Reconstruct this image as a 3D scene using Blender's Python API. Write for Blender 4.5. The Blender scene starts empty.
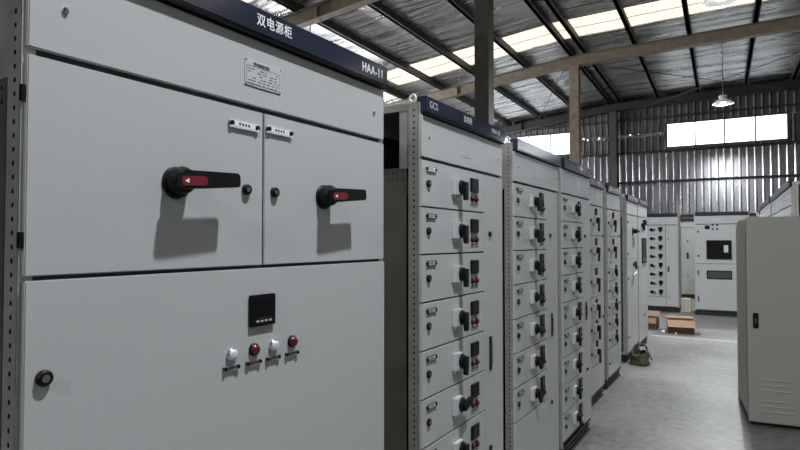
import bpy, bmesh, math, random
from mathutils import Vector, Matrix, noise
random.seed(7)
SC = bpy.context.scene
COL = SC.collection
R = math.radians

# ------------------------------------------------------------------ camera, world, light, exposure
cam_d = bpy.data.cameras.new('camera'); cam_d.sensor_width = 36; cam_d.lens = 578 / 800 * 36
cam_d.clip_start = 0.05; cam_d.clip_end = 200
cam = bpy.data.objects.new('camera', cam_d); COL.objects.link(cam)
cam.location = (0, 0, 1.6); cam.rotation_euler = (R(90) + math.atan(15 / 578), 0, R(29.1))
SC.camera = cam
SC.view_settings.view_transform = 'Standard'; SC.view_settings.look = 'None'
SC.view_settings.gamma = 1; SC.view_settings.use_curve_mapping = False
SC.view_settings.exposure = 0.0
SKYLIGHT_E = 1.1
WINDOW_E = 3.0
LAMP_W = 190   # each lit pendant lamp
w = bpy.data.worlds.new('world'); SC.world = w; w.use_nodes = True
w.node_tree.nodes['Background'].inputs[0].default_value = (0.75, 0.87, 1, 1)
w.node_tree.nodes['Background'].inputs[1].default_value = 1.0

# ------------------------------------------------------------------ materials
def node_mat(name, col, rough=0.5, metal=0.0, noise_scale=0, noise_amt=0.0, bump=0.0, bump_scale=80, stretch=None,
             emit=0, alpha=1.0, trans=0.0, coat=0.0, detail=4, bump_dist=0.01, rough_var=0.0, spec=0.5):
    m = bpy.data.materials.new(name); m.use_nodes = True
    nt = m.node_tree; b = nt.nodes['Principled BSDF']
    b.inputs['Base Color'].default_value = (*col, 1); b.inputs['Roughness'].default_value = rough
    b.inputs['Metallic'].default_value = metal; b.inputs['Specular IOR Level'].default_value = spec
    if coat: b.inputs['Coat Weight'].default_value = coat; b.inputs['Coat Roughness'].default_value = 0.1
    if trans: b.inputs['Transmission Weight'].default_value = trans
    if emit:
        b.inputs['Emission Color'].default_value = (*col, 1); b.inputs['Emission Strength'].default_value = emit
    tc = nt.nodes.new('ShaderNodeTexCoord'); mp = nt.nodes.new('ShaderNodeMapping')
    nt.links.new(tc.outputs['Object'], mp.inputs[0])
    if stretch: mp.inputs['Scale'].default_value = stretch
    if noise_amt or rough_var:
        n = nt.nodes.new('ShaderNodeTexNoise'); n.inputs['Scale'].default_value = noise_scale
        n.inputs['Detail'].default_value = detail
        nt.links.new(mp.outputs[0], n.inputs['Vector'])
        if noise_amt:
            r = nt.nodes.new('ShaderNodeValToRGB')
            r.color_ramp.elements[0].position = 0.3; r.color_ramp.elements[1].position = 0.7
            r.color_ramp.elements[0].color = (*[c * (1 - noise_amt) for c in col], 1)
            r.color_ramp.elements[1].color = (*[min(1, c * (1 + noise_amt)) for c in col], 1)
            nt.links.new(n.outputs['Fac'], r.inputs[0]); nt.links.new(r.outputs[0], b.inputs['Base Color'])
        if rough_var:
            mr = nt.nodes.new('ShaderNodeMapRange')
            mr.inputs['From Min'].default_value = 0.3; mr.inputs['From Max'].default_value = 0.7
            mr.inputs['To Min'].default_value = max(0, rough - rough_var); mr.inputs['To Max'].default_value = min(1, rough + rough_var)
            nt.links.new(n.outputs['Fac'], mr.inputs['Value']); nt.links.new(mr.outputs[0], b.inputs['Roughness'])
    if bump:
        n2 = nt.nodes.new('ShaderNodeTexNoise'); n2.inputs['Scale'].default_value = bump_scale; n2.inputs['Detail'].default_value = 5
        nt.links.new(mp.outputs[0], n2.inputs['Vector'])
        bp = nt.nodes.new('ShaderNodeBump'); bp.inputs['Strength'].default_value = bump; bp.inputs['Distance'].default_value = bump_dist
        nt.links.new(n2.outputs['Fac'], bp.inputs['Height']); nt.links.new(bp.outputs[0], b.inputs['Normal'])
    return m

M = {}
M['panel'] = node_mat('light_grey_powder_coat', (0.455, 0.475, 0.482), 0.30, noise_scale=300, noise_amt=0.05, bump=0.35, bump_scale=260, bump_dist=0.001)
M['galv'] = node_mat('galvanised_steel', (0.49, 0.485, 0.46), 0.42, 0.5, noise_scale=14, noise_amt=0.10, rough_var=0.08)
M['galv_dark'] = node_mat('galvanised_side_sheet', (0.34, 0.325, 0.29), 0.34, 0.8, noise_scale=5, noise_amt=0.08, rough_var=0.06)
M['navy'] = node_mat('navy_banner_paint', (0.017, 0.023, 0.045), 0.13, noise_scale=200, noise_amt=0.05, spec=0.85)
M['black'] = node_mat('black_plastic', (0.006, 0.006, 0.007), 0.45, noise_scale=60, noise_amt=0.1, spec=0.2)
M['dark'] = node_mat('interior_shade', (0.012, 0.012, 0.012), 0.8, noise_scale=10, noise_amt=0.1)  # shade inside posts and cabinets, put into the colour
M['seal'] = node_mat('dark_grey_seal', (0.05, 0.052, 0.055), 0.6, noise_scale=30, noise_amt=0.1)
M['plinth'] = node_mat('black_plinth_paint', (0.012, 0.012, 0.014), 0.4, noise_scale=10, noise_amt=0.2)
M['red'] = node_mat('red_lens', (0.12, 0.003, 0.005), 0.3, noise_scale=50, noise_amt=0.1)
M['redgrip'] = node_mat('red_grip_insert', (0.17, 0.008, 0.02), 0.45, noise_scale=50, noise_amt=0.1)
M['darkred'] = node_mat('dark_red_button', (0.06, 0.006, 0.008), 0.3, noise_scale=50, noise_amt=0.1)
M['lens'] = node_mat('clear_white_lens', (0.75, 0.76, 0.78), 0.15, 0.3, noise_scale=50, noise_amt=0.1)
M['chrome'] = node_mat('chrome', (0.7, 0.7, 0.72), 0.15, 1.0, noise_scale=30, noise_amt=0.05)
M['white'] = node_mat('white_print', (0.8, 0.82, 0.84), 0.4, noise_scale=30, noise_amt=0.03)
M['plate'] = node_mat('silver_nameplate', (0.62, 0.63, 0.64), 0.35, 0.3, noise_scale=30, noise_amt=0.05)
M['print'] = node_mat('dark_print', (0.03, 0.03, 0.04), 0.5, noise_scale=30, noise_amt=0.1)
M['base_plastic'] = node_mat('pale_grey_plastic', (0.50, 0.51, 0.52), 0.35, noise_scale=40, noise_amt=0.03)
M['screen'] = node_mat('dark_screen', (0.006, 0.006, 0.008), 0.2, noise_scale=30, noise_amt=0.1, spec=0.3)
M['beige'] = node_mat('beige_grey_paint', (0.34, 0.34, 0.305), 0.5, noise_scale=200, noise_amt=0.04, bump=0.1, bump_scale=300, bump_dist=0.001)
M['greenish'] = node_mat('green_grey_paint', (0.30, 0.32, 0.30), 0.5, noise_scale=100, noise_amt=0.04)
M['column'] = node_mat('brown_grey_primer', (0.21, 0.175, 0.13), 0.5, noise_scale=6, noise_amt=0.2, bump=0.1, bump_scale=30)
M['column_dark'] = node_mat('dark_grey_primer', (0.055, 0.052, 0.05), 0.5, noise_scale=6, noise_amt=0.2)
M['purlin'] = node_mat('dark_red_oxide_steel', (0.022, 0.018, 0.017), 0.6, noise_scale=8, noise_amt=0.25)
M['foil'] = node_mat('silver_insulation_foil', (0.78, 0.76, 0.75), 0.30, 0.7, noise_scale=1.2, noise_amt=0.14, bump=1.0, bump_scale=1.5,
                     stretch=(0.35, 2.6, 1), bump_dist=0.22, rough_var=0.1)
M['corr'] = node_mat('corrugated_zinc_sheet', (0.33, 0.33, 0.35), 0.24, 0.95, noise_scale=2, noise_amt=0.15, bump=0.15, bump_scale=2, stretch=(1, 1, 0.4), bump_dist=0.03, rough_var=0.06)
M['corr_dark'] = node_mat('shaded_wall_sheet', (0.10, 0.095, 0.10), 0.5, 0.5, noise_scale=2, noise_amt=0.3, bump=0.5, bump_scale=4, bump_dist=0.02)  # darker copy of the wall sheeting, upper band's shade put into the colour
M['skylight'] = node_mat('translucent_skylight', (1.0, 0.91, 0.74), 0.6, emit=SKYLIGHT_E)
M['pane'] = node_mat('bright_sky_pane', (0.86, 0.95, 1.0), 0.3, emit=WINDOW_E)
M['glow_bright'] = node_mat('added_glow_bright', (0.95, 0.97, 1.0), 0.3, emit=26)  # glow of the strip added on the left wall
M['glow_dim'] = node_mat('added_glow_dim', (0.88, 0.95, 1.0), 0.3, emit=0.6)  # weak glow of the strips added on the right and front walls
M['cardboard'] = node_mat('cardboard', (0.14, 0.085, 0.05), 0.75, noise_scale=20, noise_amt=0.12)
M['cardboard_in'] = node_mat('cardboard_pale_side', (0.29, 0.185, 0.12), 0.75, noise_scale=20, noise_amt=0.1)
M['cream'] = node_mat('cream_carton', (0.55, 0.51, 0.42), 0.7, noise_scale=20, noise_amt=0.06)
M['olive'] = node_mat('olive_canvas', (0.055, 0.06, 0.035), 0.8, noise_scale=15, noise_amt=0.3, bump=0.5, bump_scale=30)
M['pale_cloth'] = node_mat('pale_plastic_sheet', (0.45, 0.46, 0.38), 0.4, noise_scale=15, noise_amt=0.2, bump=0.6, bump_scale=20)
M['lampwhite'] = node_mat('white_enamel', (0.85, 0.85, 0.85), 0.3, noise_scale=15, noise_amt=0.02)
M['bulb'] = node_mat('lit_bulb', (1.0, 0.97, 0.92), 0.4, emit=6)
M['cable_red'] = node_mat('red_cable', (0.25, 0.03, 0.03), 0.5, noise_scale=15, noise_amt=0.1)
M['glass'] = node_mat('clear_plastic', (0.9, 0.92, 0.95), 0.08, trans=0.9)
M['line'] = node_mat('worn_white_floor_paint', (0.36, 0.355, 0.34), 0.7, noise_scale=18, noise_amt=0.15)

def floor_mat():
    m = bpy.data.materials.new('concrete_floor'); m.use_nodes = True
    nt = m.node_tree; b = nt.nodes['Principled BSDF']
    tc = nt.nodes.new('ShaderNodeTexCoord')
    n1 = nt.nodes.new('ShaderNodeTexNoise'); n1.inputs['Scale'].default_value = 0.9; n1.inputs['Detail'].default_value = 6
    n2 = nt.nodes.new('ShaderNodeTexNoise'); n2.inputs['Scale'].default_value = 14; n2.inputs['Detail'].default_value = 8
    for n in (n1, n2): nt.links.new(tc.outputs['Object'], n.inputs['Vector'])
    mx = nt.nodes.new('ShaderNodeMath'); mx.operation = 'MULTIPLY_ADD'; mx.inputs[1].default_value = 0.45
    nt.links.new(n2.outputs['Fac'], mx.inputs[0])
    ml = nt.nodes.new('ShaderNodeMath'); ml.operation = 'MULTIPLY'; ml.inputs[1].default_value = 0.55
    nt.links.new(n1.outputs['Fac'], ml.inputs[0]); nt.links.new(ml.outputs[0], mx.inputs[2])
    r = nt.nodes.new('ShaderNodeValToRGB')
    r.color_ramp.elements[0].position = 0.36; r.color_ramp.elements[0].color = (0.065, 0.065, 0.066, 1)
    r.color_ramp.elements[1].position = 0.62; r.color_ramp.elements[1].color = (0.205, 0.203, 0.20, 1)
    nt.links.new(mx.outputs[0], r.inputs[0]); nt.links.new(r.outputs[0], b.inputs['Base Color'])
    b.inputs['Roughness'].default_value = 0.42
    bp = nt.nodes.new('ShaderNodeBump'); bp.inputs['Strength'].default_value = 0.15; bp.inputs['Distance'].default_value = 0.01
    nt.links.new(n2.outputs['Fac'], bp.inputs['Height']); nt.links.new(bp.outputs[0], b.inputs['Normal'])
    return m
M['floor'] = floor_mat()

# ------------------------------------------------------------------ mesh helpers
class MB:
    """collects boxes, cylinders and quads; build() makes ONE mesh object"""
    def __init__(s): s.v = []; s.f = []; s.mi = []; s.mats = []; s.sm = []
    def _m(s, m):
        if m not in s.mats: s.mats.append(m)
        return s.mats.index(m)
    def add(s, vs, fs, m, smooth=False):
        o = len(s.v); s.v += [tuple(v) for v in vs]; i = s._m(m)
        for f in fs: s.f.append([o + k for k in f]); s.mi.append(i); s.sm.append(smooth)
        return s
    def box(s, x0, x1, y0, y1, z0, z1, m, bev=0.0, mat4=None):
        if bev:
            bm = bmesh.new(); bmesh.ops.create_cube(bm, size=1)
            for v in bm.verts: v.co = Vector(((x0 + x1) / 2 + v.co.x * (x1 - x0), (y0 + y1) / 2 + v.co.y * (y1 - y0), (z0 + z1) / 2 + v.co.z * (z1 - z0)))
            bmesh.ops.bevel(bm, geom=bm.edges[:], offset=bev, segments=2, affect='EDGES')
            return s.from_bm(bm, m, mat4)
        vs = [(x, y, z) for x in (x0, x1) for y in (y0, y1) for z in (z0, z1)]
        if mat4: vs = [mat4 @ Vector(v) for v in vs]
        return s.add(vs, [(0, 1, 3, 2), (4, 6, 7, 5), (0, 4, 5, 1), (2, 3, 7, 6), (0, 2, 6, 4), (1, 5, 7, 3)], m)
    def from_bm(s, bm, m, mat4=None, smooth=False):
        bm.verts.index_update()
        vs = [(mat4 @ v.co) if mat4 else v.co.copy() for v in bm.verts]
        fs = [[v.index for v in f.verts] for f in bm.faces]; bm.free()
        return s.add(vs, fs, m, smooth)
    def lathe(s, prof, m, seg=24, axis='y', c=(0, 0, 0), capped=True):
        """prof = [(r, h)] ; axis 'y' points to -y (outwards from a cabinet front), 'z' up"""
        vs = []; fs = []
        for r, h in prof:
            for k in range(seg):
                a = 2 * math.pi * k / seg; p = (r * math.cos(a), r * math.sin(a))
                vs.append((c[0] + p[0], c[1] - h, c[2] + p[1]) if axis == 'y' else (c[0] + p[0], c[1] + p[1], c[2] + h))
        n = len(prof)
        for i in range(n - 1):
            for k in range(seg):
                a, b2 = i * seg + k, i * seg + (k + 1) % seg
                fs.append((a, b2, b2 + seg, a + seg))
        if capped:
            fs.append(tuple(range(seg))[::-1]); fs.append(tuple((n - 1) * seg + k for k in range(seg)))
        return s.add(vs, fs, m)
    def prism(s, pts, y0, y1, m, mat4=None):
        """outline in x,z, pulled from y0 to y1"""
        n = len(pts); vs = [(x, y0, z) for x, z in pts] + [(x, y1, z) for x, z in pts]
        if mat4: vs = [mat4 @ Vector(v) for v in vs]
        fs = [tuple(range(n)), tuple(range(2 * n - 1, n - 1, -1))] + [(i, i + n, (i + 1) % n + n, (i + 1) % n) for i in range(n)]
        return s.add(vs, fs, m)
    def tube(s, a, b, r, m, seg=8):
        a = Vector(a); b = Vector(b); d = (b - a).normalized(); u = d.orthogonal().normalized(); v = d.cross(u)
        vs = []
        for p in (a, b):
            for k in range(seg):
                t = 2 * math.pi * k / seg; vs.append(p + u * r * math.cos(t) + v * r * math.sin(t))
        fs = [(k, (k + 1) % seg, (k + 1) % seg + seg, k + seg) for k in range(seg)] + [tuple(range(seg))[::-1], tuple(range(seg, 2 * seg))]
        return s.add(vs, fs, m)
    def mesh(s, name):
        me = bpy.data.meshes.new(name); me.from_pydata(s.v, [], s.f)
        for m in s.mats: me.materials.append(M[m])
        for p, i, sm in zip(me.polygons, s.mi, s.sm): p.material_index = i; p.use_smooth = sm
        bm = bmesh.new(); bm.from_mesh(me); bmesh.ops.recalc_face_normals(bm, faces=bm.faces); bm.to_mesh(me); bm.free()
        me.update(); return me
    def build(s, name, parent=None, loc=(0, 0, 0), rot=(0, 0, 0)):
        return obj(name, s.mesh(name), parent, loc, rot)

def obj(name, data, parent=None, loc=(0, 0, 0), rot=(0, 0, 0)):
    o = bpy.data.objects.new(name, data); COL.objects.link(o); o.location = loc; o.rotation_euler = rot
    if parent: o.parent = parent
    return o
def thing(name, label, cat, loc=(0, 0, 0), rz=0, group=None):
    o = obj(name, None, None, loc, (0, 0, rz)); return tag(o, label, cat, group)
def tag(o, label, cat, group=None, kind=None):
    o['label'] = label; o['category'] = cat
    if group: o['group'] = group
    if kind: o['kind'] = kind
    return o
def struct(o): o['kind'] = 'structure'; return o
CACHE = {}
def cached(key, name, fn):
    if key not in CACHE: CACHE[key] = fn().mesh(name)
    return CACHE[key]

def text_mesh(txt, size, xs=1.0, mat='white', bold=0.0):
    """lettering standing in the x,z plane, facing -y, centred"""
    key = ('txt', txt, size, xs, mat, bold)
    if key in CACHE: return CACHE[key]
    cu = bpy.data.curves.new('lettering', 'FONT'); cu.body = txt; cu.size = size; cu.align_x = 'CENTER'; cu.align_y = 'CENTER'
    cu.extrude = 0.0004; cu.offset = bold; cu.space_character = 1.12
    t = bpy.data.objects.new('tmp', cu); COL.objects.link(t)
    bpy.context.view_layer.update()
    me = bpy.data.meshes.new_from_object(t.evaluated_get(bpy.context.evaluated_depsgraph_get()))
    bpy.data.objects.remove(t); bpy.data.curves.remove(cu)
    me.name = 'lettering'; me.transform(Matrix.Diagonal((xs, 1, 1, 1))); me.transform(Matrix.Rotation(R(90), 4, 'X'))
    me.materials.clear(); me.materials.append(M[mat]); CACHE[key] = me
    return me

# ------------------------------------------------------------------ the building
XL, XR, YB, YF = -13.0, 11.0, 23.7, -10.0
def roof_z(x):
    if x < -3.6: return 7.04 + 0.112 * (x + 3.6)
    if x < 6.0: return 7.04 + 0.026 * (x + 3.6)
    return 7.04 + 0.026 * 9.6 - 0.05 * (x - 6)
SKY = [(2.9, 4.3), (7.4, 8.8), (14.4, 15.75)]
struct(MB().add([(XL, YF, 0), (XR, YF, 0), (XR, YB + .4, 0), (XL, YB + .4, 0)], [(0, 1, 2, 3)], 'floor').build('floor'))
mb = MB()
xs = [XL, -10, -7, -3.6, 0, 3, 6, XR]
ys = [YF] + [v for s in SKY for v in s] + [YB + .3]
for i in range(0, len(ys), 2):
    for a, b in zip(xs[:-1], xs[1:]):
        n = 1
        vs = [(a, ys[i], roof_z(a)), (b, ys[i], roof_z(b)), (b, ys[i + 1], roof_z(b)), (a, ys[i + 1], roof_z(a))]
        vs += [(x, y, z + .06) for x, y, z in vs]
        mb.add(vs, [(0, 1, 2, 3), (7, 6, 5, 4), (0, 4, 5, 1), (2, 6, 7, 3)], 'foil')
struct(mb.build('ceiling'))
sx_ = [-8.85] + xs[2:]
for k, (y0, y1) in enumerate(SKY):
    for q, o_ in ((XL, -8.85),):
        vs = [(q, y0, roof_z(q)), (o_, y0, roof_z(o_)), (o_, y1, roof_z(o_)), (q, y1, roof_z(q))]
        struct(MB().add(vs + [(x, y, z + .06) for x, y, z in vs], [(0, 1, 2, 3), (7, 6, 5, 4), (0, 4, 5, 1), (2, 6, 7, 3)], 'foil').build('trim_%d' % (k + 60)))
    mb = MB()
    for a, b in zip(sx_[:-1], sx_[1:]):
        vs = [(a, y0, roof_z(a) + .03), (b, y0, roof_z(b) + .03), (b, y1, roof_z(b) + .03), (a, y1, roof_z(a) + .03)]
        mb.add(vs, [(0, 1, 2, 3)], 'skylight')
    o = struct(mb.build('window_%d' % (k + 4)))
    mb = MB()
    for a, b in zip(xs[:-1], xs[1:]):
        for yy in (y0 + .68,):
            vs = [(a, yy, roof_z(a) + .01), (b, yy, roof_z(b) + .01), (b, yy + .022, roof_z(b) + .01), (a, yy + .022, roof_z(a) + .01)]
            mb.add(vs + [(x, y, z + .015) for x, y, z in vs], [(0, 1, 2, 3), (7, 6, 5, 4), (0, 4, 5, 1), (2, 6, 7, 3)], 'cream')
    mb.build('skylight_rib', o)

def corrugated(mb, x0, x1, z0, z1, y, m, pitch=0.235, d=0.028):
    n = max(1, round((x1 - x0) / pitch)); p = (x1 - x0) / n; pts = []
    for i in range(n):
        x = x0 + i * p
        pts += [(x, y), (x + p * .60, y), (x + p * .60 + .032, y - d), (x + p - .032, y - d)]
    pts.append((x1, y))
    vs = [(a, b, z0) for a, b in pts] + [(a, b, z1) for a, b in pts]; k = len(pts)
    mb.add(vs, [(i, i + 1, i + 1 + k, i + k) for i in range(k - 1)], m)
WZ0, WZ1 = 5.05, 5.95
WIN = [(-8.8, -5.18), (-1.75, 2.02), (5.45, 9.2)]
mb = MB()
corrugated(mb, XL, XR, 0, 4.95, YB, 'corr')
corrugated(mb, XL, XR, WZ1, 7.3, YB, 'corr_dark')  # same sheeting as below, its dimmer light put into a darker colour
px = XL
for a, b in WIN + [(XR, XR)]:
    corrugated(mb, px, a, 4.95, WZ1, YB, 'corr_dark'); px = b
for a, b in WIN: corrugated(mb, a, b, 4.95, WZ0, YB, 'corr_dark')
struct(mb.build('wall_back'))
for k, (a, b) in enumerate(WIN):
    o = struct(MB().box(a, b, YB - .02, YB, WZ0, WZ1, 'pane').build('window_%d' % (k + 1)))
    fr = MB(); n = 4; w_ = (b - a) / n
    for i in range(n + 1): fr.box(a + i * w_ - .022, a + i * w_ + .022, YB - .06, YB - .021, WZ0, WZ1, 'column_dark')
    fr.box(a, b, YB - .06, YB - .021, WZ0 - .03, WZ0 + .03, 'column_dark'); fr.box(a, b, YB - .06, YB - .021, WZ1 - .03, WZ1 + .03, 'column_dark')
    fr.build('window_frame', o)
T = 1
for z in (1.3, 2.5, 3.8, 4.93, 6.2):
    struct(MB().box(XL, XR, YB - .14, YB - .065, z - .035, z + .035, 'purlin').build('trim_%d' % T)); T += 1
# other walls: behind and beside the camera, with unseen glowing strips added for light and reflections
def side_wall(name, x, flip):
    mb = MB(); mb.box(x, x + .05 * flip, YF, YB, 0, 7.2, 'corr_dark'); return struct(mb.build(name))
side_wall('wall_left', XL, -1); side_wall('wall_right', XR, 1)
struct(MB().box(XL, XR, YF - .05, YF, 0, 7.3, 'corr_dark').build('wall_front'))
struct(MB().box(XR - .03, XR - .005, -6, 23.4, 4.6, 5.7, 'glow_dim').build('window_7'))  # added unseen strip, lights the roof and feeds banner and rib reflections
struct(MB().box(-8, 8, YF + .005, YF + .03, 4.6, 5.7, 'glow_dim').build('window_8'))  # added unseen strip behind the camera, kept dim for reflections
struct(MB().box(XL + .005, XL + .03, 7, 23.4, 4.2, 5.6, 'glow_bright').build('window_9'))  # added unseen strip, glows strongly to brighten roof foil and wall ribs

mb = MB(); n = 90  # added crinkled bright ribbon, stands in for light leaking at a sheet seam
vs = []
for i in range(n + 1):
    x = -5.1 + (3.25) * i / n; d_ = .02 * noise.noise(Vector((x * 5, 0, 0))); e_ = .035 * noise.noise(Vector((x * 4, 3, 0)))
    for q in range(4): vs.append((x, YB - .07 - .02 * noise.noise(Vector((x * 9, q * 2.2, 1))), 5.50 + e_ + .05 * q + d_))
mb.add(vs, [(i * 4 + q, i * 4 + 4 + q, i * 4 + 5 + q, i * 4 + 1 + q) for i in range(n) for q in range(3)], 'chrome')
struct(mb.build('trim_%d' % T)); T += 1
# roof purlins run along the hall
for x in [-11.9, -10.5, -9.1, -7.73, -6.4, -5.0, -3.68, -3.30, -2.0, -0.68, 0.78, 2.15, 3.55, 4.95, 6.4, 7.8, 9.2]:
    z = roof_z(x) - .012
    m_ = MB().box(x - .045, x + .045, YF, YB - .16, z - .19, z, 'purlin')
    m_.box(x - .035, x + .075, YF, YB - .16, z - .19, z - .178, 'purlin')
    struct(m_.build('trim_%d' % T)); T += 1

def i_beam_x(x0, x1, y, m, depth=.29, w_=.2):
    mb = MB()
    cuts = [x0] + [c for c in (-3.6, 6.0) if x0 < c < x1] + [x1]
    for a, b in zip(cuts[:-1], cuts[1:]):
        for (dz0, dz1, hw) in ((0, .014, w_ / 2), (-depth, -depth + .014, w_ / 2), (-depth, 0, .005)):
            za, zb = roof_z(a) - .205, roof_z(b) - .205
            vs = [(a, y - hw, za + dz0), (a, y + hw, za + dz0), (a, y + hw, za + dz1), (a, y - hw, za + dz1),
                  (b, y - hw, zb + dz0), (b, y + hw, zb + dz0), (b, y + hw, zb + dz1), (b, y - hw, zb + dz1)]
            mb.add(vs, [(0, 1, 2, 3), (7, 6, 5, 4), (0, 4, 5, 1), (1, 5, 6, 2), (2, 6, 7, 3), (3, 7, 4, 0)], m)
    return mb
for y, m, lab in ((-4.9, 'column', 'tan steel roof beam behind the camera'), (2.3, 'column', 'tan steel roof beam overhead above the largest cabinet'), (9.5, 'column', 'dark steel roof beam crossing above the nearest skylit bay at top left'),
                  (16.7, 'column', 'tan steel roof beam crossing the picture just beyond the skylight strip'),
                  (23.35, 'purlin', 'dark roof beam along the top of the back wall above its windows')):
    t = thing('roof_beam', lab, 'beam', (0, y, 0))
    ib = i_beam_x(XL + .1, XR - .1, 0, m); ib.build('beam', t)
    for xx in (-7.2, 3.2):
        zz = roof_z(xx) - .36
        MB().box(xx - .01, xx + .01, -.09, .09, zz - .14, zz + .14, m).build('splice_plate', t)
    MB().box(-3.6 - .13, -3.6 + .13, -.12, .12, roof_z(-3.6) - .53, roof_z(-3.6) - .498, m).build('bearing_plate', t)
for y, m, lab in ((9.5, 'column_dark', 'dark steel column rising behind the second cabinet bay, running out of frame'),
                  (16.7, 'column', 'tan steel column holding up the tan roof beam'),
                  (23.35, 'column_dark', 'dark steel column standing against the corrugated back wall')):
    t = thing('steel_column', lab, 'column', (-3.6, y, 0))
    top = roof_z(-3.6) - .205 - (.29 if y != 9.5 else .29) - .036
    c = MB()
    c.box(-.13, .13, -.13, -.118, 0.02, top, m); c.box(-.13, .13, .118, .13, 0.02, top, m); c.box(-.006, .006, -.118, .118, 0.02, top, m)
    c.box(.118, .13, -.118, .118, .02, top, m) if y == 9.5 else None
    c.build('shaft', t); MB().box(-.2, .2, -.2, .2, 0.001, .02, m).build('foot_plate', t)
    MB().lathe([(.022, 0), (.022, .02)], 'purlin', 8, 'y', (0, -.131, 5.1)).build('bolt', t)
# thin bracing rods beneath the roof
def rod(a, b, lab, r=.012, m='purlin'):
    tag(MB().tube(a, b, r, m).build('bracing_rod'), lab, 'rod')
rod((-2.9, 16.95, 6.52), (2.2, 23.2, 6.60), 'thin bracing rod under the far roof, sloping down rightwards behind the pendant lamp')
rod((-2.9, 23.2, 6.45), (3.4, 16.95, 6.62), 'thin bracing rod under the far roof bay, climbing to the right edge of the picture')
rod((-6.4, 22.9, 6.4), (-4.0, 16.95, 6.5), 'thin bracing rod seen left of the tan column')
rod((-7.55, 9.66, 5.5), (-7.55, 9.66, 6.45), 'thin hanging rod above the lettered end of the nearest banner', .012)

# ------------------------------------------------------------------ pendant lamps
def lamp(x, y, zb, ztop, lab):
    t = thing('pendant_lamp', lab, 'lamp', (x, y, zb), 0)
    MB().lathe([(.235, -.012), (.24, 0), (.215, .03), (.13, .085), (.085, .10), (.075, .12)], 'lampwhite', 32, 'z', capped=False).build('lamp_shade', t)
    MB().lathe([(.05, .01), (.07, .03), (.07, .06), (.045, .09), (.04, .11)], 'bulb', 20, 'z').build('bulb', t)
    MB().lathe([(.078, .12), (.095, .135), (.095, .19), (.06, .215), (.03, .22)], 'plate', 20, 'z').build('gear_housing', t)
    MB().lathe([(.018, .22), (.018, .30)], 'cable_red', 10, 'z').build('cable_grip', t)
    MB().tube((0, 0, .30), (0, 0, ztop - zb), .011, 'column_dark').build('hanging_rod', t)
    MB().box(-.09, .09, -.05, .05, ztop - zb - .03, ztop - zb, 'column').build('ceiling_bracket', t)
    ld = bpy.data.lights.new('lamp_light', 'AREA'); ld.shape = 'DISK'; ld.size = .16; ld.energy = LAMP_W * (1.45 if y > 5 else 1); ld.color = (.95, .98, 1.0)
    obj('lamp_light', ld, t, (0, 0, .004))
lamp(0.07, 16.7, 5.06, roof_z(0.07) - .498, 'white enamel pendant lamp hanging on a rod in front of the back wall windows')
lamp(0.42, 1.25, 5.06, roof_z(0.42) - .001, 'pendant lamp high overhead, out of frame above the largest cabinet')
lamp(0.05, -4.9, 5.06, roof_z(0.05) - .498, 'pendant lamp behind the camera')
lamp(0.03, 9.5, 5.06, roof_z(0.03) - .498, 'pendant lamp nearest the camera, only its shade edge showing at the top of frame')

# ------------------------------------------------------------------ cabinet parts (local: x along the front, -y outwards, z up)
def perforated(w_, z0, z1, pitch=.025, hw=.0038, hh=.0042, cx=.5):
    """a strip of steel with real square holes, in the x,z plane"""
    mb = MB(); c = w_ * cx; n = int((z1 - z0) / pitch); st = z0
    q = lambda a, b, p, r_: mb.add([(a, 0, p), (b, 0, p), (b, 0, r_), (a, 0, r_)], [(0, 1, 2, 3)], 'galv')
    q(0, c - hw, z0, z1); q(c + hw, w_, z0, z1)
    for i in range(n):
        zc = z0 + pitch * (i + .5); q(c - hw, c + hw, st, zc - hh); st = zc + hh
    q(c - hw, c + hw, st, z1)
    return mb
def post_mesh(H, mirror):
    """corner post: perforated faces on the front side and the flank, hollow, its shade put in as a dark strip"""
    key = ('post', round(H, 3), mirror)
    if key in CACHE: return CACHE[key]
    out = MB(); w_ = .046
    a = perforated(w_, .1, H)
    # flank face (x=0 plane, going back in +y), front lip narrow and plain
    sx = -1 if mirror else 1
    out.add([(0, v[0], v[2]) for v in a.v], a.f, 'galv')
    out.add([(sx * .012, .006, .1), (sx * .012, w_ - .002, .1), (sx * .012, w_ - .002, H), (sx * .012, .006, H)], [(0, 1, 2, 3)], 'dark')  # dark strip behind the holes stands in for shade in the hollow
    out.box(min(0, sx * .024), max(0, sx * .024), 0, .003, .1, H, 'galv')
    out.box(min(0, sx * .03), max(0, sx * .03), w_, w_ + .003, .1, H, 'galv')
    out.box(min(sx * .001, sx * .024), max(sx * .001, sx * .024), .004, w_ - .001, H - .003, H, 'galv')
    CACHE[key] = out.mesh('frame_post'); return CACHE[key]
def lock_mb(r=.0135, h=.011):
    mb = MB(); mb.lathe([(r, 0), (r, h * .7), (r * .8, h)], 'black', 20)
    mb.lathe([(r * .5, h * .9), (r * .5, h * 1.02)], 'chrome', 12); return mb
def lock(parent, x, z, r=.0135, y=-.0):
    return obj('lock', cached(('lock', r), 'lock', lambda: lock_mb(r)), parent, (x, y, z))
def slot_handle(parent, x, z, h=.12, w_=.022):
    return obj('flush_handle', cached(('slot', h, w_), 'flush_handle', lambda: MB().box(-w_ / 2, w_ / 2, -.006, 0, -h / 2, h / 2, 'black', .002).box(-w_ / 4, w_ / 4, -.011, -.006, -h * .3, h * .3, 'seal')), parent, (x, 0, z))
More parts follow.
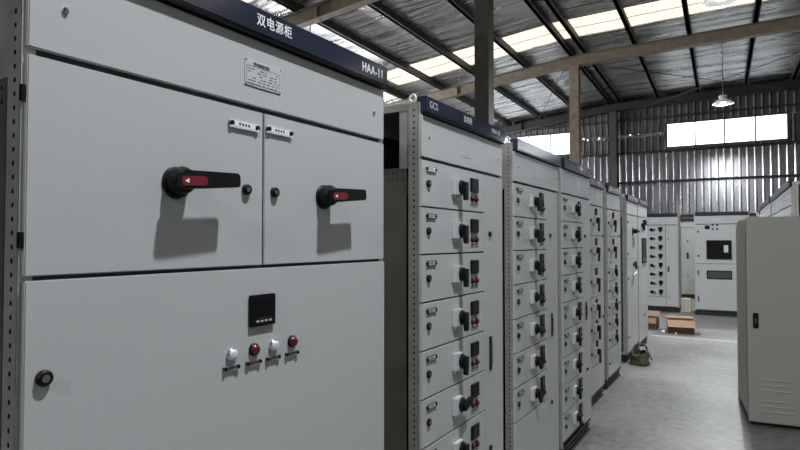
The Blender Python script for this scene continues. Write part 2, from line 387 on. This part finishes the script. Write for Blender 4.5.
def label_holder(parent, x, z, w_=.1, h=.022, bright=True):
    def mk():
        mb = MB(); mb.box(-w_ / 2, w_ / 2, -.006, -.0045, -h / 2, h / 2, 'chrome' if bright else 'seal', 0)
        mb.box(-w_ * .36, w_ * .36, -.0068, -.006, -h * .32, h * .32, 'white' if bright else 'plate')
        for s in (-1, 1): mb.lathe([(h * .26, 0), (h * .26, .010)], 'black', 12, 'y', (s * w_ * .43, 0, 0))
        for k in range(4): mb.box((-.2 + .1 * k) * w_, (-.14 + .1 * k) * w_, -.0071, -.0068, -h * .15, h * .15, 'print')
        return mb
    return obj('label_holder', cached(('lab', w_, h, bright), 'label_holder', mk), parent, (x, 0, z))
def lever_mb(L, w_=.026, thick=.016, y0=-.034):
    """handle on its hub, lever pointing to -z"""
    mb = MB()
    mb.lathe([(.034, .016), (.034, .024), (.029, .028), (.028, .034)], 'black', 24)
    o = [(-w_ * .62, .022), (w_ * .62, .022), (w_ * .62, -.01), (w_ * .5, -L), (w_ * .3, -L - .005), (-w_ * .3, -L - .005), (-w_ * .5, -L), (-w_ * .62, -.01)]
    mb.prism(o, y0 - thick, y0, 'black'); return mb
def indicator(parent, x, z, m, r=.011, name='indicator_lamp', h=.014):
    def mk():
        mb = MB(); mb.lathe([(r * 1.22, 0), (r * 1.22, .006), (r * 1.05, .009)], 'black' if m != 'lens' else 'chrome', 20)
        mb.lathe([(r, .006), (r, h * .75), (r * .8, h), (r * .45, h * 1.1)], m, 20); return mb
    return obj(name, cached(('ind', m, r, h), name, mk), parent, (x, 0, z))
def meter(parent, x, z, w_=.085, h=.075, keys=True, label=None):
    def mk():
        mb = MB(); mb.box(-w_ / 2, w_ / 2, -.010, 0, -h / 2, h / 2, 'black', .002)
        mb.box(-w_ * .36, w_ * .36, -.0108, -.010, -h * .22, h * .40, 'screen')
        mb.box(-w_ * .30, w_ * .30, -.0112, -.0108, -h * .25, -h * .235, 'seal')
        if keys:
            for k in range(4): mb.box(-w_ * .3 + k * w_ * .17, -w_ * .2 + k * w_ * .17, -.0115, -.0095, -h * .37, -h * .31, 'plate')
        return mb
    return obj('meter', cached(('met', w_, h, keys), 'meter', mk), parent, (x, 0, z))

def drawer(parent, x0, x1, z0, z1, kind, lever_deg, holder=True, bright=False):
    """withdrawable unit: parent > drawer front > switch, meter, lamps, lock"""
    w_ = x1 - x0; h = z1 - z0
    d = obj('drawer', cached(('drw', round(w_, 3), round(h, 3)), 'drawer', lambda: MB().box(0, w_, -.0, .012, 0, h, 'panel', .002)), parent, (x0, 0, z0))
    zc = h * .5
    lock(d, .055, zc, .0155)
    if holder: label_holder(d, .078, h - .034, .085, .022, bright)
    sx = w_ * .52 if kind != 'long' else w_ * .45
    def base():
        mb = MB(); mb.box(-.060, .014, -.022, 0, -.036, .042, 'base_plastic', .003); mb.box(-.045, -.025, -.012, 0, -.05, -.034, 'base_plastic', .002); return mb
    obj('switch_base', cached('swbase', 'switch_base', base), d, (sx, 0, zc + .003))
    L = {'front': .055, 'tall': .055, 'plain': .055, 'long': .105}[kind]
    sw = obj('switch_handle', cached(('lev', L), 'switch_handle', lambda: lever_mb(L)), d, (sx, 0, zc + .006), (0, -R(lever_deg), 0))
    mx = w_ * .80
    if kind == 'front':
        meter(d, mx, zc + .030, .085, .066, False)
        indicator(d, mx - .022, zc - .036, 'darkred', .012, 'push_button'); indicator(d, mx + .024, zc - .036, 'red', .0135)
        obj('lamp_label', cached('lamplab', 'lamp_label', lambda: tags_mb()), d, (mx, 0, zc - .061))
    elif kind == 'tall':
        meter(d, mx, zc + .040, .072, .066, False)
        obj('switch_block', cached('swblk', 'switch_block', lambda: MB().box(-.036, .036, -.012, 0, -.03, .03, 'black', .003)), d, (mx, 0, zc - .022))
        indicator(d, mx + .016, zc - .030, 'red', .011, h=.022)
        obj('lamp_label', cached('lamplab', 'lamp_label', lambda: tags_mb()), d, (mx, 0, zc - .062))
    elif kind == 'plain':
        meter(d, mx, zc + .030, .075, .075, False); indicator(d, mx - .018, zc - .030, 'black', .013); indicator(d, mx + .018, zc - .030, 'black', .013)
    else:
        meter(d, sx + .05, h - .055, .07, .07, False)
    return d
def tags_mb():
    mb = MB()
    for s in (-1, 1):
        mb.box(s * .022 - .017, s * .022 + .017, -.0035, -.0025, -.006, .006, 'plate')
        for q in (-1, 1): mb.lathe([(.003, 0), (.003, .006)], 'black', 8, 'y', (s * .022 + q * .013, 0, 0))
        mb.box(s * .022 - .007, s * .022 + .007, -.004, -.0035, -.003, .003, 'print')
    return mb

def cabinet(label, loc, rz, W, D=.95, H=2.2, name='switchgear_cabinet', group=None, banner=True, panel='panel', plinth=.12, ring=True,
            opening=True, top_panel=True, banner_mat='navy', ztop=1.945, eye_right=False, ml=.006, mr=.010):
    t = thing(name, label, 'cabinet', loc, rz, group)
    for k, (x, y, mir, flipy) in enumerate(((0, .010, 0, 0), (W, .010, 1, 0), (0, D - .05, 0, 0), (W, D - .05, 1, 0))):
        obj('frame_post', post_mesh(H - .03, mir), t, (x, y, 0))
    for zz in (.1, H - .06):   # top and bottom frame beams
        f = MB()
        f.box(.002, W - .002, .057, .075, zz, zz + .03, 'galv'); f.box(.002, W - .002, D - .05, D - .02, zz, zz + .03, 'galv')
        for xx in (.002, W - .03): f.box(xx, xx + .028, .07, D - .05, zz, zz + .03, 'galv')
        f.build('frame_rail', t)
    if plinth:
        p = MB(); p.box(.0, W, .03, D, 0, .098, 'plinth'); p.box(.0, W, .012, .03, .082, .098, 'plinth'); p.box(.0, W, .012, .03, 0, .016, 'plinth'); p.box(0, W, .016, .03, .045, .055, 'seal')
        p.build('plinth', t)
    zo = H - .30 if opening else H - .06
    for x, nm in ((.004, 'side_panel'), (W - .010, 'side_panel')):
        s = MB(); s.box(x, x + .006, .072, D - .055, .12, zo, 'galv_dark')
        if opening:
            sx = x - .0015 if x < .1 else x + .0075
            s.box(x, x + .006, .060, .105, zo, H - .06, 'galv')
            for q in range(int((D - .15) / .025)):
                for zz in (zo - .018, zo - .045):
                    s.box(min(sx, sx + .002), max(sx, sx + .002), .085 + q * .025, .091 + q * .025, zz - .003, zz + .003, 'dark')  # dark squares stand in for shaded holes
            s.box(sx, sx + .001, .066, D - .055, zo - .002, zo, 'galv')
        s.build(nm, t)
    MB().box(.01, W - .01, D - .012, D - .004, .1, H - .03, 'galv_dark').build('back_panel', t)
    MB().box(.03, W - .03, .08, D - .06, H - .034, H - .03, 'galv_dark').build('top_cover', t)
    lin = MB(); lin.box(.025, W - .025, .014, .030, .12, H - .07, 'seal')
    lin.box(.06, W - .06, .3, D - .1, .3, H - .12, 'dark'); lin.build('inner_shade_lining', t)  # dark block inside stands in for the interior's shade
    if banner:
        b = MB(); b.box(.014, W - .009, -.018, .03, H - .072, H - .004, banner_mat, .004)
        b.box(.016, W - .011, -.014, .03, H - .079, H - .072, 'black'); bo = b.build('banner', t)
    if top_panel:
        tp = MB(); tp.box(ml, W - mr, 0, .012, ztop, H - .082, panel, .002); tpo = tp.build('top_panel', t)
        for x in (.07, W - .07):
            MB().lathe([(.006, 0), (.006, .004), (.003, .006)], 'chrome', 12, 'y', (x, 0, (ztop + H - .085) / 2)).build('screw', tpo)
    if ring:
        bm = bmesh.new()
        vs = []; n, k = 20, 8
        for i in range(n):
            a = 2 * math.pi * i / n
            for j in range(k):
                b_ = 2 * math.pi * j / k; rr = .0145 + .0045 * math.cos(b_); vs.append(bm.verts.new((.0045 * math.sin(b_), rr * math.cos(a), rr * math.sin(a))))
        for i in range(n):
            for j in range(k): bm.faces.new((vs[i * k + j], vs[i * k + (j + 1) % k], vs[((i + 1) % n) * k + (j + 1) % k], vs[((i + 1) % n) * k + j]))
        for xx in (.012,) + ((W - .012,) if eye_right else ()):
            r_ = MB(); r_.from_bm(bm.copy(), 'lampwhite', None, True); r_.lathe([(.012, -.03), (.012, -.020)], 'galv', 12, 'z')
            r_.build('lifting_eye', t, (xx, .044, H - .010), (0, 0, 0))
        bm.free()
    return t
def door(t, x0, x1, z0, z1, panel='panel', name='door'):
    w_, h = x1 - x0, z1 - z0
    return obj(name, cached(('door', round(w_, 3), round(h, 3), panel), name, lambda: MB().box(0, w_, 0, .012, 0, h, panel, .002)), t, (x0, 0, z0))
def lettering(t, txt, x, z, size, y=-.0188, xs=.85, mat='white', bold=0):
    return obj('lettering', text_mesh(txt, size, xs, mat, bold), t, (x, y, z))
def small_plate(t, x, z, w_=.09, h=.06):
    def mk():
        mb = MB(); mb.box(-w_ / 2, w_ / 2, -.002, 0, -h / 2, h / 2, 'plate')
        for i in range(5): mb.box(-w_ * .40, w_ * .40, -.0024, -.002, h * (-.36 + .17 * i), h * (-.345 + .17 * i), 'print')
        return mb
    return obj('nameplate', cached(('np', w_, h), 'nameplate', mk), t, (x, 0, z))

# ------------------------------------------------------------------ nearest cabinet: dual supply unit
A1 = math.atan2(.99880, .04898)
c1 = cabinet('large grey cabinet filling the left half, two upper doors with red and black rotary handles',
             (-1.01629 - 1.171 * .04898, 1.73236 - 1.171 * .9988, 0), A1, 1.158, 1.0, ml=.006, mr=.007)
up_l = door(c1, .006, .579, 1.535, 1.932); up_r = door(c1, .584, 1.151, 1.535, 1.932)
lo = door(c1, .006, 1.151, .12, 1.527); lo.location.y = -.003
bn = [c for c in c1.children if c.name.startswith('banner')][0]
lettering(bn, '双电源柜', .602, 2.163, .034, xs=.92, bold=.0003)
lettering(bn, 'HAA-11', 1.058, 2.160, .042, xs=.80, bold=.0003)
def rotary(parent, x, z):
    b = MB(); b.lathe([(.036, 0), (.036, .004), (.033, .007)], 'black', 32)
    for k in range(5):
        a = R(50 + k * 20); b.box(-.0018, .0018, -.0076, -.007, -.0008, .0008, 'plate', 0, Matrix.Translation((.0315 * math.cos(a), 0, .0315 * math.sin(a))))
    bo = b.build('switch_base', parent, (x, 0, z))
    g = MB(); g.lathe([(.031, .007), (.031, .026), (.027, .036), (.018, .040)], 'black', 32)
    o = []
    for (cx, cz, a0) in ((.148, .0155, 90), (.148, -.0155, 0)):
        pass
    L = .130; hL, hR = .0205, .0165
    pts = [(-.030, -hL * .7), (-.024, -hL), (L - .008, -hR), (L - .002, -hR + .003), (L, -hR + .009), (L, hR - .009), (L - .002, hR - .003), (L - .008, hR), (-.024, hL), (-.030, hL * .7)]
    g.prism(pts, -.064, -.044, 'black')
    gh = g.build('switch_handle', bo, (0, 0, .004), (0, -R(4), 0))
    r_ = MB(); q = [(-.030, -.0135), (.024, -.0135)] + [(.024 + .010 * math.sin(a), -.003 - .0105 * math.cos(a)) for a in (R(30), R(60), R(90), R(120), R(150))] + [(.024, .0075), (-.030, .0075), (-.034, -.003)]
    r_.prism(q, -.0655, -.064, 'redgrip')
    r_.prism([(-.028, -.003), (-.016, -.008), (-.016, .002)], -.0662, -.0655, 'white')
    ro = r_.build('red_insert', bo, (0, 0, .004), (0, -R(4), 0)); return bo
rotary(up_l, .334 - .025, 1.727 - 1.535); rotary(up_r, .847 - .604, 1.727 - 1.535)
lock(up_l, .540 - .025, 1.727 - 1.535, .0135); lock(up_r, .640 - .604, 1.727 - 1.535, .0135); lock(lo, .058 - .025, 1.352 - .12, .0145)
label_holder(up_l, .530 - .025, 1.888 - 1.535, .098, .022); label_holder(up_r, .657 - .604, 1.893 - 1.535, .098, .022)
meter(lo, .592 - .025, 1.420 - .12, .088, .080, True)
for i, (x, m) in enumerate(((.490, 'lens'), (.563, 'red'), (.632, 'lens'), (.704, 'red'))):
    indicator(lo, x - .022, 1.322 - .12, m, .0132, h=.014)
    def tg():
        mb = MB(); mb.box(-.025, .025, -.006, -.005, -.006, .006, 'glass')
        for q in (-1, 1): mb.lathe([(.0045, 0), (.0045, .009)], 'black', 10, 'y', (q * .020, 0, 0))
        mb.box(-.012, .012, -.0066, -.006, -.003, .003, 'print'); return mb
    obj('lamp_label', cached('c1tag', 'lamp_label', tg), lo, (x - .024, 0, 1.290 - .12))
# riveted nameplate on the top panel
tp = [c for c in c1.children if c.name.startswith('top_panel')][0]
mb = MB(); mb.box(-.065, .065, -.0025, 0, -.034, .034, 'plate', .0008)
rr = random.Random(3)
mb.box(-.059, .059, -.0028, -.0025, .0165, .0175, 'print')
for i in range(6):
    z = .010 - i * .0075; x = -.054
    while x < .050:
        L = rr.uniform(.004, .014); mb.box(x, min(x + L, .054), -.0028, -.0025, z - .0012, z + .0012, 'print') if rr.random() < .72 else None
        x += L + rr.uniform(.002, .008)
for s in (-1, 1):
    mb.box(s * .059 - .0004, s * .059 + .0004, -.0028, -.0025, -.029, .017, 'print')
    for q in (-1, 1): mb.lathe([(.0022, 0), (.0022, .0035)], 'chrome', 8, 'y', (s * .061, 0, q * .030))
mb.box(-.059, .059, -.0028, -.0025, -.0295, -.0287, 'print')
npl = mb.build('nameplate', tp, (.578, 0, 2.028))
obj('lettering', text_mesh('双电源配电柜', .0095, .95, 'print', .0001), npl, (-.008, -.003, .0235))
for z in (1.862, 1.60): MB().box(-.002, .004, .002, .012, z - .014, z + .014, 'black').build('hinge', c1)

# ------------------------------------------------------------------ drawer cabinets of the left row
AR = math.atan2(.99934, .03643)
def at_row(o, u): return (o[0] + .03643 * u, o[1] + .99934 * u, 0)
def banner_of(t): return [c for c in t.children if c.name.startswith('banner')][0]
def top_of(t): return [c for c in t.children if c.name.startswith('top_panel')][0]

DN, RT = 0, 90
# second cabinet
c2 = cabinet('grey drawer cabinet next to the largest one, lettered navy banner, red lamps on its drawers', at_row((-1.0726, 2.1356), -0.031), AR, 0.916)
z = 1.935
for i, a in enumerate((3, 3, 3, 3, -4, 118, -4, 0)):
    drawer(c2, 0.006, 0.658, z - .195 + .0 * i, z - .003, 'front', a if a != 118 else 108, bright=(i == 0)); z -= .198
door(c2, 0.006, 0.658, .12, z - .005, name='blank_panel')
sd = door(c2, 0.666, 0.908, .12, 1.932)
lock(sd, .06, 1.631 - .12, .014); slot_handle(sd, .065, 1.02 - .12, .17, .03); lock(sd, .06, .42, .014)
small_plate(top_of(c2), .445, 2.03, .10, .075)
b2 = banner_of(c2)
lettering(b2, 'GCS', .080, 2.163, .042, xs=.85, mat='plate'); lettering(b2, '出线柜', .425, 2.163, .034, xs=.9, mat='plate'); lettering(b2, 'HAA-10', .775, 2.163, .034, xs=.9, mat='plate')
# third
c3 = cabinet('grey drawer cabinet with a plain pale banner, third from the left in the row', at_row((-1.04913, 3.2997), -0.051), AR, 0.925)
z = 1.935
for i, a in enumerate((0, 4, 4, 88, 86, 35, 20)):
    drawer(c3, 0.006, 0.631, z - .196, z - .003, 'tall', a); z -= .199
door(c3, 0.006, 0.631, .12, z - .004, name='blank_panel')
sd = door(c3, 0.639, 0.881, .12, 1.932)
lock(sd, .06, 1.631 - .12, .013); slot_handle(sd, .09, 1.02 - .12, .16, .026); lock(sd, .07, .38, .013)
small_plate(top_of(c3), .43, 2.03, .10, .08)
# fourth
c4 = cabinet('grey drawer cabinet with nine small all-black switch drawers, standing on a black plinth', at_row((-1.00253, 4.3335), -0.116), AR, 0.866, ring=False)
z = 1.935
for i, a in enumerate((12, 0, 0, 35, 5, 20, 0, 0, 10)):
    drawer(c4, 0.006, 0.601, z - .195, z - .002, 'plain', a); z -= .1985
sd = door(c4, 0.609, 0.851, .12, 1.932)
lock(sd, .05, 1.631 - .12, .013); slot_handle(sd, .08, 1.02 - .12, .15, .026); lock(sd, .10, .42, .013)
small_plate(top_of(c4), .46, 2.04, .10, .085)
lettering(banner_of(c4), '出线柜', .50, 2.163, .034, xs=.9)
# fifth: tall drawers with long levers, set back a little
c5 = cabinet('slim grey cabinet with tall drawers and long hanging black levers, no lifting ring', at_row((-1.09391, 5.67756), -0.056), AR, 0.646, ring=False)
zs = [1.935, 1.642, 1.352, 1.045, .84, .64, .385]
for i in range(6):
    drawer(c5, 0.021, 0.536, zs[i + 1] + .002, zs[i] - .003, 'long', (-4, -8, -8, -6, 0, 0)[i], False)
door(c5, 0.021, 0.536, .12, .380, name='blank_panel')
sd = door(c5, 0.542, 0.636, .12, 1.932); lock(sd, .045, 1.642 - .12, .012); lock(sd, .045, .70, .012)
small_plate(top_of(c5), .36, 2.04, .10, .08)
lettering(banner_of(c5), '出线柜', .38, 2.163, .034, xs=.9)
# sixth
c6 = cabinet('narrow grey drawer cabinet, eight stacked units, just before the gap in the row', at_row((-1.07772, 6.60355), -0.076), AR, 0.746, ring=False)
zs = [1.935, 1.642, 1.352, 1.145, .958, .78, .61, .42]
for i in range(7):
    drawer(c6, 0.021, 0.576, zs[i + 1] + .002, zs[i] - .003, 'long' if i < 2 else 'plain', (-14, -6, 0, 0, -10, 0, 0)[i], False)
bp = door(c6, 0.021, 0.576, .12, .415, name='blank_panel'); lock(bp, .06, .14, .012)
sd = door(c6, 0.583, 0.736, .12, 1.932); lock(sd, .075, 1.642 - .12, .012); lock(sd, .075, .75, .012)
small_plate(top_of(c6), .36, 2.04, .10, .08)
# seventh and eighth: incomer pair
c7 = cabinet('grey cabinet with one big black rotary handle and a white pull handle below it', at_row((-1.08523, 8.10704), -0.036), AR, 0.846)
d7 = door(c7, 0.006, 0.826, 1.345, 1.932); dl = door(c7, 0.006, 0.826, .12, 1.338)
def big_lever(parent, x, z, deg):
    bo = MB().lathe([(.055, 0), (.055, .008), (.03, .012), (.03, .03)], 'black', 24).build('switch_base', parent, (x, 0, z))
    MB().prism([(-.03, -.03), (.02, -.03), (.05, -.014), (.22, -.014), (.23, 0), (.22, .014), (.05, .014), (.02, .03), (-.03, .03)], -.06, -.03, 'black').build('switch_handle', bo, (0, 0, 0), (0, -R(deg), 0))
big_lever(d7, .44, .375, 0); lock(d7, .05, .49, .014); lock(d7, .05, .07, .014)
MB().box(-.12, .12, -.045, -.02, -.014, .014, 'lampwhite', .006).box(-.10, -.08, -.02, 0, -.01, .01, 'galv').box(.08, .10, -.02, 0, -.01, .01, 'galv').build('pull_handle', dl, (.42, 0, 1.02), (0, R(-6), 0))
MB().lathe([(.03, 0), (.03, .02)], 'seal', 20).box(-.012, .012, -.05, -.02, -.07, .05, 'seal', .004, Matrix.Rotation(R(-25), 4, 'Y')).build('switch_handle', dl, (.46, 0, 1.145))
lock(dl, .05, .97, .014); lock(dl, .05, .2, .014)
small_plate(top_of(c7), .46, 2.04, .08, .08); 
c8 = cabinet('last grey cabinet of the left row, black hooked handle over a tall dark glazed window', at_row((-1.08523, 8.10704), 0.856), AR, 0.866, ring=False)
d8 = door(c8, 0.006, 0.846, 1.20, 1.932); dl8 = door(c8, 0.006, 0.846, .12, 1.193)
hk = MB(); hk.box(-.13, .07, -.05, -.02, .04, .08, 'black', .006); hk.box(-.13, -.09, -.05, -.02, -.08, .08, 'black', .006); hk.box(.03, .07, -.05, 0, .0, .08, 'black', .004); hk.box(-.13, -.09, -.03, 0, -.03, .03, 'black')
hk.build('hooked_handle', d8, (.42, 0, .62))
MB().box(-.20, .20, -.012, 0, -.19, .19, 'black', .004).box(-.17, .17, -.014, -.012, -.16, .16, 'screen').build('glazed_window', d8, (.50, 0, .24))
small_plate(top_of(c8), .46, 2.04, .08, .08); lock(dl8, .45, .35, .014)

# ------------------------------------------------------------------ far cabinets facing down the hall
fx = cabinet('far grey cabinet with eight two-knob drawers, left of the narrow gap', (-1.68, 14.20, 0), 0, .84, .8, ring=False, opening=False, banner_mat='plinth')
for i in range(8):
    z1_ = 1.93 - i * .2
    d = door(fx, .03, .575, z1_ - .197, z1_, name='drawer')
    k1 = MB().lathe([(.034, 0), (.034, .02), (.022, .03)], 'black', 16).box(-.01, .085, -.045, -.028, -.013, .013, 'black', .003)
    k1.build('knob', d, (.255, 0, .10), (0, R(0 if i != 4 else 20), 0))
    MB().box(-.042, .042, -.016, 0, -.02, .06, 'black', .004).box(-.018, .018, -.04, -.01, -.055, .0, 'black', .004).build('meter', d, (.445, 0, .10))
door(fx, .03, .575, .12, .325, name='blank_panel')
sd = door(fx, .583, .815, .12, 1.93); lock(sd, .05, 1.50, .014); slot_handle(sd, .05, .83, .13, .035); lock(sd, .05, .20, .014)
small_plate(top_of(fx), .35, 2.03, .14, .05)
fm = cabinet('green-grey cabinet standing farther back, seen through the narrow gap', (-1.35, 17.7, 0), 0, .9, .8, ring=False, opening=False, banner_mat='plinth', panel='greenish', plinth=.12)
door(fm, .025, .36, .12, 1.93, 'greenish'); sd = door(fm, .368, .875, .12, 1.93, 'greenish'); slot_handle(sd, .16, 1.05, .16, .06); lock(sd, .16, 1.45, .02); lock(sd, .16, .5, .016)
fy = cabinet('far grey cabinet with a large dark display door and a long viewing window beneath', (-.52, 13.95, 0), 0, 1.02, .8, ring=False, opening=False, banner_mat='plinth')
dy = door(fy, .025, 1.0, 1.10, 1.93); dl = door(fy, .025, 1.0, .12, 1.092)
MB().box(-.045, .045, -.012, 0, -.04, .04, 'black', .003).build('meter', dy, (.225, 0, .77))
for (x, z_) in ((.33, .815), (.41, .815), (.33, .735), (.41, .735)): indicator(dy, x, z_, 'seal', .016)
brk = MB().box(-.235, .235, -.02, 0, -.20, .20, 'black', .004).box(-.21, .21, -.022, -.02, -.17, .175, 'screen').build('breaker_window', dy, (.44, 0, .295))
MB().box(-.04, .04, -.03, -.022, -.075, .075, 'plate', .003).build('breaker_label', brk, (.13, 0, .02))
lock(dy, .05, .68, .018); lock(dy, .05, .16, .018)
MB().box(-.235, .235, -.014, 0, -.09, .09, 'black', .004).box(-.215, .215, -.015, -.014, -.07, .07, 'seal').build('viewing_window', dl, (.44, 0, .745))
slot_handle(dl, .045, .78, .11, .025); slot_handle(dl, .045, .22, .11, .025)
small_plate(top_of(fy), .42, 2.03, .16, .03)
cabinet('far grey cabinet whose banner shows above the top of the beige cabinet', (.66, 13.95, 0), 0, .9, .8, ring=False, opening=False, banner_mat='plinth')
fz = [o for o in COL.objects if o.get('label', '').startswith('far grey cabinet whose')][0]
door(fz, .025, .875, .12, 1.93)

# ------------------------------------------------------------------ right-hand row with louvred flanks (facing the aisle)
LABR = ['grey louvred cabinet at the right frame edge, nearest of its row behind the beige one',
        'grey louvred cabinet with dark banner, second of the row behind the beige cabinet',
        'grey louvred cabinet with dark banner, third of the row behind the beige cabinet',
        'grey louvred cabinet with dark banner, farthest of the row behind the beige cabinet']
for i in range(4):
    y1 = 8.09 + 1.36 * i
    t = cabinet(LABR[i], (.595 + .012 * (i % 2), y1, 0), R(-90), 1.34, .95, ring=False, opening=False, banner_mat='plinth')
    for x0, x1 in ((.025, .665), (.675, 1.315)):
        d = door(t, x0, x1, .12, 1.932)
        lv = MB()
        for q in range(4):
            zz = 1.45 + q * .09
            lv.prism([(0, 0), (0.0, .02), (.5, .02), (.5, 0)], -.005, -.0, 'panel', Matrix.Translation((.07, 0, zz)))
        lv.build('louvre', d); slot_handle(d, .05, .9, .13, .03)
    tp_ = top_of(t); lv = MB()
    for q in range(3):
        for xx in (.1, .75): lv.prism([(0, 0), (0.0, .018), (.48, .018), (.48, 0)], -.005, 0, 'panel', Matrix.Translation((xx, 0, 1.97 + q * .045)))
    lv.build('louvre', tp_)

# ------------------------------------------------------------------ beige cabinet at the right edge
bz = thing('storage_cabinet', 'plain beige steel cabinet at the right edge with a flush black lock and bottom louvres', 'cabinet', (.185, 5.87, 0), R(4))
b = MB(); b.box(.012, .80, .05, .82, .05, 1.79, 'beige', .004); b.box(.03, .78, .07, .80, 0, .05, 'seal'); b.build('body', bz)
MB().box(-.004, .03, .80, .835, .0, 1.74, 'beige', .003).build('rear_flange', bz)
s = MB().box(.004, .012, .10, .79, .06, 1.77, 'beige').build('side_panel', bz)
d = MB().box(.0, .80, 0, .03, .035, 1.80, 'beige', .004).build('door', bz)
def bl():
    mb = MB(); n = 10
    for q in range(3):
        z_ = q * .045
        vs = []
        for xx in (0, .24):
            vs += [(xx, 0, z_), (xx, -.0025, z_ + .012), (xx, 0, z_ + .02)]
        mb.add(vs, [(0, 1, 2), (3, 5, 4), (1, 4, 5, 2), (0, 3, 4, 1)], 'beige')
    return mb
for z_ in (.12, .30): bl().build('louvre', d, (.09, -.001, z_ - .0))
for z_ in (.12, .30): bl().build('louvre', d, (.46, -.001, z_ - .0))
MB().box(-.022, .022, -.010, 0, -.065, .065, 'black', .006).box(-.008, .008, -.016, -.010, -.02, .02, 'seal').build('lock', d, (.062, 0, .905))

# ------------------------------------------------------------------ boxes and the bag on the floor
def carton(name, lab, loc, rz, w_, dd, h, flaps, group=None):
    t = thing(name, lab, 'box', loc, rz, group); th = .006
    b = MB(); b.box(0, w_, 0, dd, 0, th, 'cardboard'); b.box(0, w_, 0, th, th, h, 'cardboard'); b.box(0, w_, dd - th, dd, th, h, 'cardboard')
    b.box(0, th, th, dd - th, th, h, 'cardboard'); b.box(w_ - th, w_, th, dd - th, th, h, 'cardboard'); b.build('box_body', t)
    for (side, ang, L) in flaps:
        f = MB()
        if side == 'front': f.box(0, w_, -L, 0, 0, .005, 'cardboard_in'); f.build('flap', t, (0, 0, h), (R(ang), 0, 0))
        if side == 'back': f.box(0, w_, 0, L, 0, .005, 'cardboard_in'); f.build('flap', t, (0, dd, h), (R(-ang), 0, 0))
        if side == 'left': f.box(-L, 0, 0, dd, 0, .005, 'cardboard'); f.build('flap', t, (0, 0, h), (0, R(-ang), 0))
        if side == 'right': f.box(0, L, 0, dd, 0, .005, 'cardboard'); f.build('flap', t, (w_, 0, h), (0, R(ang), 0))
    return t
carton('cardboard_box', 'open brown cardboard box with spread flaps on the aisle floor', (-.84, 11.02, 0), R(6), .42, .32, .22, [('front', 38, .17), ('right', 35, .13), ('left', -35, .16), ('back', -10, .12)])
carton('cardboard_box', 'smaller brown cardboard box behind the open one, by the last cabinet', (-1.29, 11.32, 0), R(-6), .25, .26, .20, [('front', 70, .1), ('back', -50, .12), ('left', -60, .1)])
t = tag(MB().box(0, .19, 0, .2, 0, .30, 'cream', .004).box(.085, .105, -.001, .201, .002, .302, 'plate').build('carton', None, (-.80, 14.30, 0)), 'cream carton standing in the narrow gap between the far cabinets', 'box')
for (x, y, r_, lab) in ((-.90, 10.98, .028, 'crumpled white scrap left of the open cardboard box'), (-.70, 10.90, .018, 'tiny white scrap in front of the open cardboard box')):
    bm = bmesh.new(); bmesh.ops.create_icosphere(bm, subdivisions=2, radius=r_)
    for v in bm.verts: v.co *= 1 + .35 * noise.noise(v.co * 60); v.co.z *= .7
    zmin = min(v.co.z for v in bm.verts)
    tag(MB().from_bm(bm, 'white').build('paper_scrap', None, (x, y, -zmin)), lab, 'scrap')

bag = thing('tool_bag', 'dark olive canvas bag slumped open on the floor beside the last cabinets', 'bag', (-.95, 8.13, 0), R(12))
bag.scale = (.72, .85, .92)
def sack(n=36, k=11):
    bm = bmesh.new(); rings = []
    for j in range(k):
        tt = j / (k - 1); ring = []
        for i in range(n):
            a = 2 * math.pi * i / n
            rx, ry = .17 - .05 * tt, .26 - .06 * tt
            p = Vector((rx * math.cos(a), ry * math.sin(a), tt * (.20 + .06 * math.sin(a + .6))))
            nz = noise.noise(Vector((p.x * 9, p.y * 9, p.z * 12))) * .05 * (.3 + tt)
            p.x += nz; p.y += nz * .7
            if tt == 0: p.x *= .9; p.y *= .9
            ring.append(bm.verts.new(p))
        rings.append(ring)
    for j in range(4):  # lip turned inward and down
        tt = 1 - .2 * (j + 1); ring = []
        for i in range(n):
            q = rings[k - 1][i].co; ring.append(bm.verts.new((q.x * (.93 - .06 * j), q.y * (.93 - .06 * j), max(.02, q.z - .05 * (j + .5)))))
        rings.append(ring)
    for a_, b_ in zip(rings[:-1], rings[1:]):
        for i in range(n): bm.faces.new((a_[i], a_[(i + 1) % n], b_[(i + 1) % n], b_[i]))
    bm.faces.new(rings[0][::-1]); bm.faces.new(rings[-1]); return bm
MB().from_bm(sack(), 'olive', None, True).build('bag_body', bag)
bm = bmesh.new(); g = [[None] * 9 for _ in range(9)]
for i in range(9):
    for j in range(9):
        u, v = i / 8 - .5, j / 8 - .5
        g[i][j] = bm.verts.new((.10 + u * .20 + .02 * math.sin(v * 7), v * .26, .20 - .28 * u * u - u * .14 + .03 * noise.noise(Vector((u * 5, v * 5, 2)))))
for i in range(8):
    for j in range(8): bm.faces.new((g[i][j], g[i + 1][j], g[i + 1][j + 1], g[i][j + 1]))
bmesh.ops.solidify(bm, geom=bm.faces[:], thickness=.006)
MB().from_bm(bm, 'pale_cloth', None, True).build('lining', bag)
MB().tube((-.05, -.14, .2), (-.02, 0, .30), .01, 'olive').tube((-.02, 0, .30), (-.05, .14, .2), .01, 'olive').build('handle', bag)

# worn painted line across the aisle
struct(MB().box(-1.05, 6.5, -.045, .045, .0005, .002, 'line').build('trim_%d' % T, None, (0, 10.55, 0), (0, 0, R(-1))))
